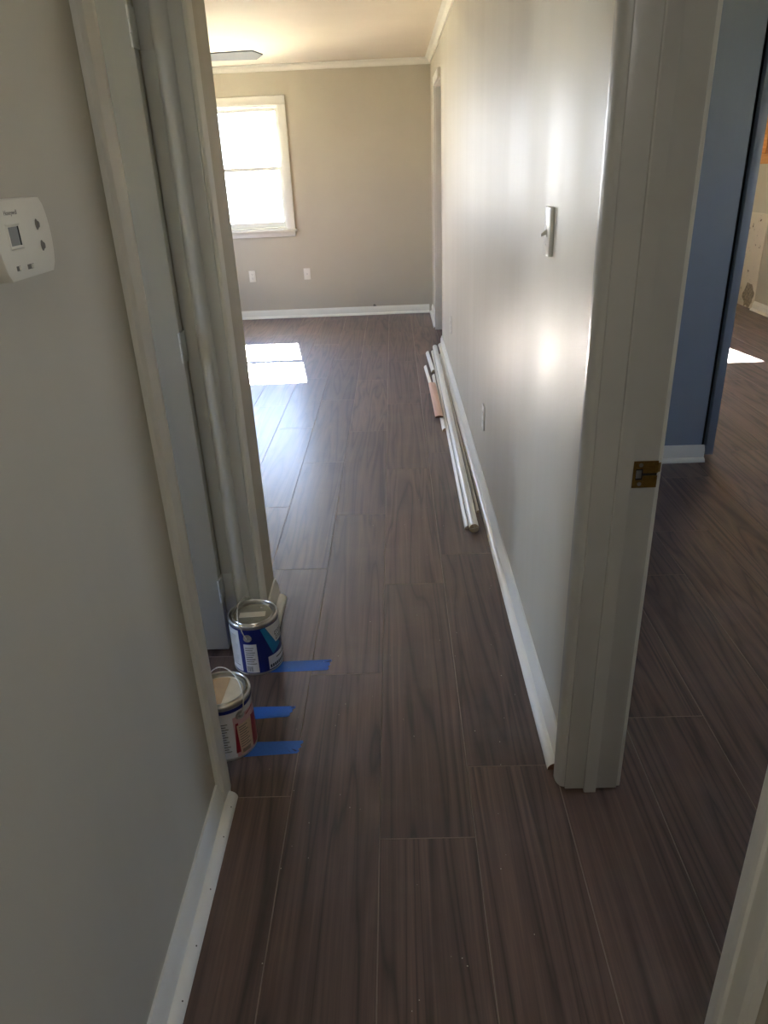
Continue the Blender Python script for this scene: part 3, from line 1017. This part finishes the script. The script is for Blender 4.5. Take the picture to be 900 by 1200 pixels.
def add_bail(t, ang, lean, rad=0.083, zc=0.140, lift=1.0):
    """Ears at ang and ang+180; wire leaning by lean degrees from vertical."""
    for k in (0, 1):
        a = R(ang + 180 * k)
        e = lathe('handle_ear', [(0.0, 0.005), (0.0035, 0.0048), (0.0045, 0.0026), (0.0085, 0.0022), (0.0095, 0.004), (0.0125, 0.0032), (0.0135, 0.0)], 'steel', t, 28, axis='x')
        e.rotation_euler = (0, 0, a)
        e.location = ((CR - 0.0002) * math.cos(a), (CR - 0.0002) * math.sin(a), zc)
    ca, sa = math.cos(R(ang)), math.sin(R(ang))
    pts = []
    for i in range(41):
        f = math.pi * i / 40
        u = (CR + 0.008) * math.cos(f)
        up = rad * lift * math.sin(f) ** 0.8
        s = up * math.sin(R(lean))
        z = zc + up * math.cos(R(lean))
        pts.append((u * ca - s * sa, u * sa + s * ca, z))
    tube('bail_handle', pts, 0.0017, 'wire', t, 8)


# blue can: angles are measured from the direction to the hall (camera side at about -76 deg)
CA = -76
t, lid = make_can('blue paint can with diagonal teal stripe, farther from the thermostat wall', (-0.487, 1.9535, 0.0006), 0, 'can_blue', 'lid')
cyl_patch('text_panel', t, 'can_white', [(CA - 96, 0.010), (CA - 42, 0.010), (CA - 42, 0.165), (CA - 96, 0.165)])
for k in range(14):
    z = 0.03 + k * 0.0085
    cyl_patch('print_line', t, 'ink', [(CA - 88, z), (CA - 48 - (k * 7) % 9, z), (CA - 48 - (k * 7) % 9, z + 0.0026), (CA - 88, z + 0.0026)], lift=0.0007, nz=1)
wl = cyl_patch('barcode_panel', t, 'can_white', [(CA - 32, 0.009), (CA - 2, 0.009), (CA - 2, 0.117), (CA - 32, 0.117)])
for k in range(9):
    a = CA - 29 + k * 1.6
    cyl_patch('barcode_bar', wl, 'print', [(a, 0.014), (a + (0.5 if k % 3 else 1.0), 0.014), (a + (0.5 if k % 3 else 1.0), 0.034), (a, 0.034)], lift=0.0007, na=1, nz=1)
for k in range(8):
    z = 0.042 + k * 0.0085
    cyl_patch('print_line', wl, 'print' if k == 2 else 'ink', [(CA - 29, z), (CA - 6 - (k * 5) % 8, z), (CA - 6 - (k * 5) % 8, z + 0.003), (CA - 29, z + 0.003)], lift=0.0007, nz=1)
cyl_patch('teal_stripe', t, 'can_teal', [(CA + 36, 0.062), (CA + 66, 0.082), (CA + 26, 0.168), (CA + 10, 0.168)])
cyl_patch('white_panel', t, 'can_white', [(CA + 48, 0.098), (CA + 104, 0.098), (CA + 104, 0.168), (CA + 23, 0.168)], lift=0.0006)
# two short rows of dark lettering on the white panel, cut by the can's edge
for (a0, zz, n) in ((47, 0.124, 6), (50, 0.105, 7)):
    for k in range(n):
        a = CA + a0 + k * 7.0
        cyl_patch('letter_stroke', t, 'print', [(a, zz), (a + 1.6, zz), (a + 1.6, zz + 0.014), (a, zz + 0.014)], lift=0.0009, na=1, nz=1)
        if k % 2 == 0:
            cyl_patch('letter_stroke', t, 'print', [(a, zz), (a + 4.6, zz), (a + 4.6, zz + 0.003), (a, zz + 0.003)], lift=0.0009, na=2, nz=1)
        cyl_patch('letter_stroke', t, 'print', [(a, zz + 0.011), (a + 4.6, zz + 0.011), (a + 4.6, zz + 0.014), (a, zz + 0.014)], lift=0.0009, na=2, nz=1)
wb = cyl_patch('white_box', t, 'can_white', [(CA + 22, 0.010), (CA + 100, 0.010), (CA + 100, 0.058), (CA + 22, 0.058)], lift=0.0006)
for k in range(11):
    a = CA + 25 + k * 6.2
    cyl_patch('print_word', wb, 'print', [(a, 0.014), (a + 4.6, 0.014), (a + 4.6, 0.026), (a, 0.026)], lift=0.0009, na=2, nz=1)
cyl_patch('print_line', wb, 'ink', [(CA + 44, 0.040), (CA + 84, 0.040), (CA + 84, 0.045), (CA + 44, 0.045)], lift=0.0009)
add_bail(t, CA - 20, -24, rad=0.085, lift=1.08)
sl = boxes('lid_sticker', [(-0.042, 0.040, -0.015, 0.013, CH - 0.0089, CH - 0.0083)], 'sticker', lid)
sl.rotation_euler = (0, 0, R(4))
boxes('drip', [(0.018, 0.024, 0.036, 0.041, CH - 0.0089, CH - 0.0075)], 'speck', lid, bevel=0.001)

# red and white can, half hidden by the near door casing
CA = -72
t, lid = make_can('red and white paint can with blue rim band beside the near casing', (-0.510, 1.58, 0.0006), 0, 'can_white', 'lid_paint')
cyl_patch('rim_band', t, 'can_blue', [(CA - 110, 0.158), (CA + 110, 0.158), (CA + 110, 0.1695), (CA - 110, 0.1695)], na=40)
cyl_patch('pink_panel', t, 'can_pink', [(CA + 12, 0.006), (CA + 104, 0.006), (CA + 104, 0.140), (CA + 12, 0.140)], na=20)
cyl_patch('red_panel', t, 'can_red', [(CA + 52, 0.008), (CA + 104, 0.008), (CA + 104, 0.098), (CA + 56, 0.112)], lift=0.0007, na=14)
cyl_patch('red_panel', t, 'can_red', [(CA + 10, 0.02), (CA + 22, 0.02), (CA + 22, 0.118), (CA + 16, 0.118)], lift=0.0007)
cyl_patch('red_lettering', t, 'can_red', [(CA + 42, 0.128), (CA + 66, 0.134), (CA + 66, 0.138), (CA + 42, 0.132)], lift=0.0008)
wl = cyl_patch('paper_label', t, 'can_tan', [(CA + 20, 0.010), (CA + 52, 0.010), (CA + 55, 0.110), (CA + 18, 0.110)], lift=0.0010)
for k in range(9):
    z = 0.034 + k * 0.0082
    cyl_patch('print_line', wl, 'ink', [(CA + 22, z), (CA + 46 - (k * 5) % 9, z), (CA + 46 - (k * 5) % 9, z + 0.003), (CA + 22, z + 0.003)], lift=0.0013, nz=1)
for k in range(10):
    a = CA + 24 + k * 2.0
    cyl_patch('barcode_bar', wl, 'print', [(a, 0.013), (a + 1.1, 0.013), (a + 1.1, 0.026), (a, 0.026)], lift=0.0013, na=1, nz=1)
for k in range(12):
    z = 0.03 + k * 0.0085
    cyl_patch('print_line', t, 'ink', [(CA - 40, z), (CA + 2 - (k * 5) % 9, z), (CA + 2 - (k * 5) % 9, z + 0.0028), (CA - 40, z + 0.0028)], lift=0.0007, nz=1)
add_bail(t, CA + 29, 22, rad=0.085, lift=1.1)
seg = [(0.012, -0.055), (0.016, 0.054)] + [(0.057 * math.cos(R(a)), 0.057 * math.sin(R(a))) for a in range(78, 284, 8)]
prism('tan_sector', [(x, y, CH - 0.0089) for (x, y) in seg], (0, 0, 0.0006), 'lid_tan', lid)


# ------------------------------------------------------------------ blue tape strips on the floor
def tape(label, pts, fold=None, zig=0.004):
    """pts: near-left, near-right, far-right, far-left (x, y); right end torn."""
    nl, nr, fr_, fl = pts
    n = 6
    end = []
    for i in range(n + 1):
        s = i / n
        end.append((nr[0] + (fr_[0] - nr[0]) * s + (zig if i % 2 else -zig * 0.6) * (0 if i in (0, n) else 1), nr[1] + (fr_[1] - nr[1]) * s))
    poly = [nl] + end + [fl]
    o = prism('tape_strip', [(x, y, 0.0001) for (x, y) in poly], (0, 0, 0.0003), 'tape')
    tag(o, label, 'tape', 'blue tape strips on the floor')
    for f in fold or []:
        prism('wrinkle', [(x, y, 0.0004) for (x, y) in f], (0, 0, 0.0006), 'tape_edge', o)
    return o


tape('blue masking tape strip stuck to the planks beside the blue can', [(-0.47, 1.886), (-0.258, 1.892), (-0.249, 1.947), (-0.47, 1.940)], [[(-0.268, 1.932), (-0.249, 1.934), (-0.249, 1.946), (-0.256, 1.938)]])
tape('shortest blue masking tape strip, on the floor between the two cans', [(-0.58, 1.660), (-0.357, 1.676), (-0.340, 1.722), (-0.58, 1.722)], [[(-0.352, 1.716), (-0.341, 1.714), (-0.342, 1.721), (-0.35, 1.721)]])
tape('wrinkled blue masking tape strip reaching out from the red and white can', [(-0.49, 1.516), (-0.312, 1.527), (-0.301, 1.576), (-0.49, 1.573)], [[(-0.345, 1.548), (-0.335, 1.535), (-0.328, 1.530), (-0.337, 1.538)], [(-0.330, 1.545), (-0.318, 1.534), (-0.312, 1.536), (-0.32, 1.541)]])


# ------------------------------------------------------------------ loose moldings along the right wall
def quarter(nm, p0, p1, r, label, flip=0.0, mat='trim', end='raw_end', flat=False, zb=0.0004, group='loose trim lengths along the right baseboard'):
    """A length of quarter round lying on the floor from p0 to p1."""
    d = Vector((p1[0] - p0[0], p1[1] - p0[1], 0))
    L = d.length
    ang = math.atan2(d.y, d.x) - HP
    t = prism(nm, [(-r / 2, 0, 0), (r / 2, 0, 0)] + [(r / 2 - r * math.sin(R(a)), 0, r * math.cos(R(a))) for a in range(0, 90, 10)] if not flat else
              [(-r / 2, 0, 0), (r / 2, 0, 0), (r / 2, 0, 0.006)] + [(r / 2 - 0.003 - (r - 0.006) * k / 6, 0, 0.008 + 0.005 * math.sin(math.pi * k / 6)) for k in range(7)] + [(-r / 2, 0, 0.006)],
              (0, L, 0), [mat, end], cap=1)
    t.location = (p0[0], p0[1], zb)
    t.rotation_euler = (0, 0, ang)
    tag(t, label, 'molding', group)
    return t


# bundle of four quarter rounds making a rod: four separate lengths
def rod_piece(p0, p1, r, rot, zc, label, gap=0.0006):
    d = Vector((p1[0] - p0[0], p1[1] - p0[1], 0))
    ang = math.atan2(d.y, d.x) - HP
    prof = [(gap, gap)] + [(gap + r * math.cos(R(a)), gap + r * math.sin(R(a))) for a in range(0, 91, 10)]
    c, s = math.cos(R(rot)), math.sin(R(rot))
    t = prism('quarter_round', [(x * c - z * s, 0, x * s + z * c) for (x, z) in prof], (0, d.length, 0), ['trim', 'raw_light'], cap=1)
    t.location = (p0[0], p0[1], zc)
    t.rotation_euler = (0, 0, ang)
    tag(t, label, 'molding', 'bundled quarter rounds on the floor')
    return t


MAT['raw_light'] = plain('raw_wood_end_light', srgb(176, 160, 140), 0.8, noise=0.2, nscale=300)
RB = 0.020
b0, b1 = (0.306, 2.82), (0.322, 6.30)
for k, (rot, lb) in enumerate(((0, 'upper wall-side'), (90, 'upper floor-side'), (180, 'lower floor-side'), (270, 'lower wall-side'))):
    rod_piece(b0, b1, RB, rot + 10, RB + 0.0018, 'white quarter round, %s quarter of the longest round bundle' % lb)
quarter('quarter_round', (0.276, 2.86), (0.2925, 6.22), 0.015, 'thin white molding strip lying against the longest bundle', end='raw_light')
quarter('quarter_round', (0.342, 3.02), (0.351, 6.10), 0.012, 'thin white molding strip between bundle and baseboard', end='raw_light')
quarter('half_round', (0.262, 4.16), (0.262, 5.42), 0.020, 'white molding length whose near end sticks out past the bare wood piece', end='raw_light')
pw_ = quarter('wood_strip', (0.246, 4.36), (0.238, 5.14), 0.050, 'bare pinkish wood strip lying among the white moldings', mat='pink_wood', end='brown_end', flat=True, zb=0.0215)
quarter('quarter_round', (0.240, 4.85), (0.212, 5.70), 0.019, 'short white molding with its near end under the bare wood piece', end='raw_light')
quarter('half_round', (0.266, 5.53), (0.248, 6.16), 0.024, 'fat short white molding at the far end of the pile', end='raw_light', zb=0.0004)

# ------------------------------------------------------------------ ceiling fan in the far room
FX, FY, FZ = -1.58, 5.5, 2.128
fan = empty('ceiling_fan', (FX, FY, H))
tag(fan, 'ceiling fan with grey pointed blades in the far room', 'ceiling fan')
zo = FZ - H
lathe('canopy', [(0.0, -0.001), (0.065, -0.001), (0.065, -0.02), (0.045, -0.05), (0.016, -0.06), (0.0, -0.06)], 'fan_metal', fan, 36)
lathe('downrod', [(0.0, -0.058), (0.012, -0.058), (0.012, zo + 0.08), (0.0, zo + 0.08)], 'fan_metal', fan, 20)
lathe('motor', [(0.0, zo + 0.085), (0.04, zo + 0.08), (0.095, zo + 0.06), (0.11, zo + 0.03), (0.105, zo), (0.07, zo - 0.03), (0.0, zo - 0.035)], 'fan_metal', fan, 40)
bm_ = None
for k in range(5):
    ang = 72 * k - 1.0
    if bm_ is None:
        out = [(0.17, -0.05), (0.72, -0.07), (0.745, -0.040), (0.775, 0.0), (0.745, 0.040), (0.72, 0.07), (0.17, 0.05)]
        V = [(x, y, 0.0) for x, y in out] + [(x, y, 0.006) for x, y in out]
        bl_ = prism('blade', [(x, y, -0.003) for x, y in out], (0, 0, 0.006), 'fan', fan, smooth=None)
        bm_ = bl_.data
        ar = boxes('blade_iron', [(0.10, 0.23, -0.014, 0.014, -0.008, -0.0032)], 'fan_metal', bl_, bevel=0.001)
        am_ = ar.data
    else:
        bl_ = link(bpy.data.objects.new('blade', bm_), fan)
        ar = link(bpy.data.objects.new('blade_iron', am_), bl_)
    bl_.location = (0, 0, zo)
    bl_.rotation_euler = (Matrix.Rotation(R(ang), 3, 'Z') @ Matrix.Rotation(R(-13), 3, 'X')).to_euler()

# ------------------------------------------------------------------ unseen dome lamp added behind the viewer to brighten the hall
m, nt, b = new_mat('fill_glow')
b.inputs['Base Color'].default_value = (0.9, 0.88, 0.82, 1)
b.inputs['Emission Color'].default_value = (1.0, 0.97, 0.93, 1)
b.inputs['Emission Strength'].default_value = 4.2
MAT['fill_glow'] = m
lamp = empty('fill_lamp', (-0.04, -0.55, H))
tag(lamp, 'unseen white dome fill lamp added on the hallway ceiling', 'lamp')
lathe('fill_lamp_base', [(0.0, -0.001), (0.14, -0.001), (0.145, -0.012), (0.14, -0.022), (0.0, -0.022)], 'fan_metal', lamp, 40)
lathe('fill_lamp_dome', [(0.132, -0.0225), (0.130, -0.045), (0.11, -0.075), (0.07, -0.097), (0.02, -0.106), (0.0, -0.107)], 'fill_glow', lamp, 40)

# ------------------------------------------------------------------ dust specks on the planks
V, Fc = [], []
for _ in range(70):
    x, y = random.uniform(-0.40, 0.34), random.uniform(0.8, 3.2)
    r = random.uniform(0.0006, 0.0014)
    b = len(V)
    V += [(x - r, y - r, 0.0002), (x + r, y - r * 0.8, 0.0002), (x + r * 0.7, y + r, 0.0002), (x - r, y + r * 0.9, 0.0002), (x, y, 0.0002 + r)]
    Fc += [[b, b + 1, b + 4], [b + 1, b + 2, b + 4], [b + 2, b + 3, b + 4], [b + 3, b, b + 4], [b + 3, b + 2, b + 1, b]]
sp_ = obj('plaster_specks', V, Fc, 'speck')
tag(sp_, 'tiny pale plaster specks scattered over the hallway planks', 'debris', kind='stuff')
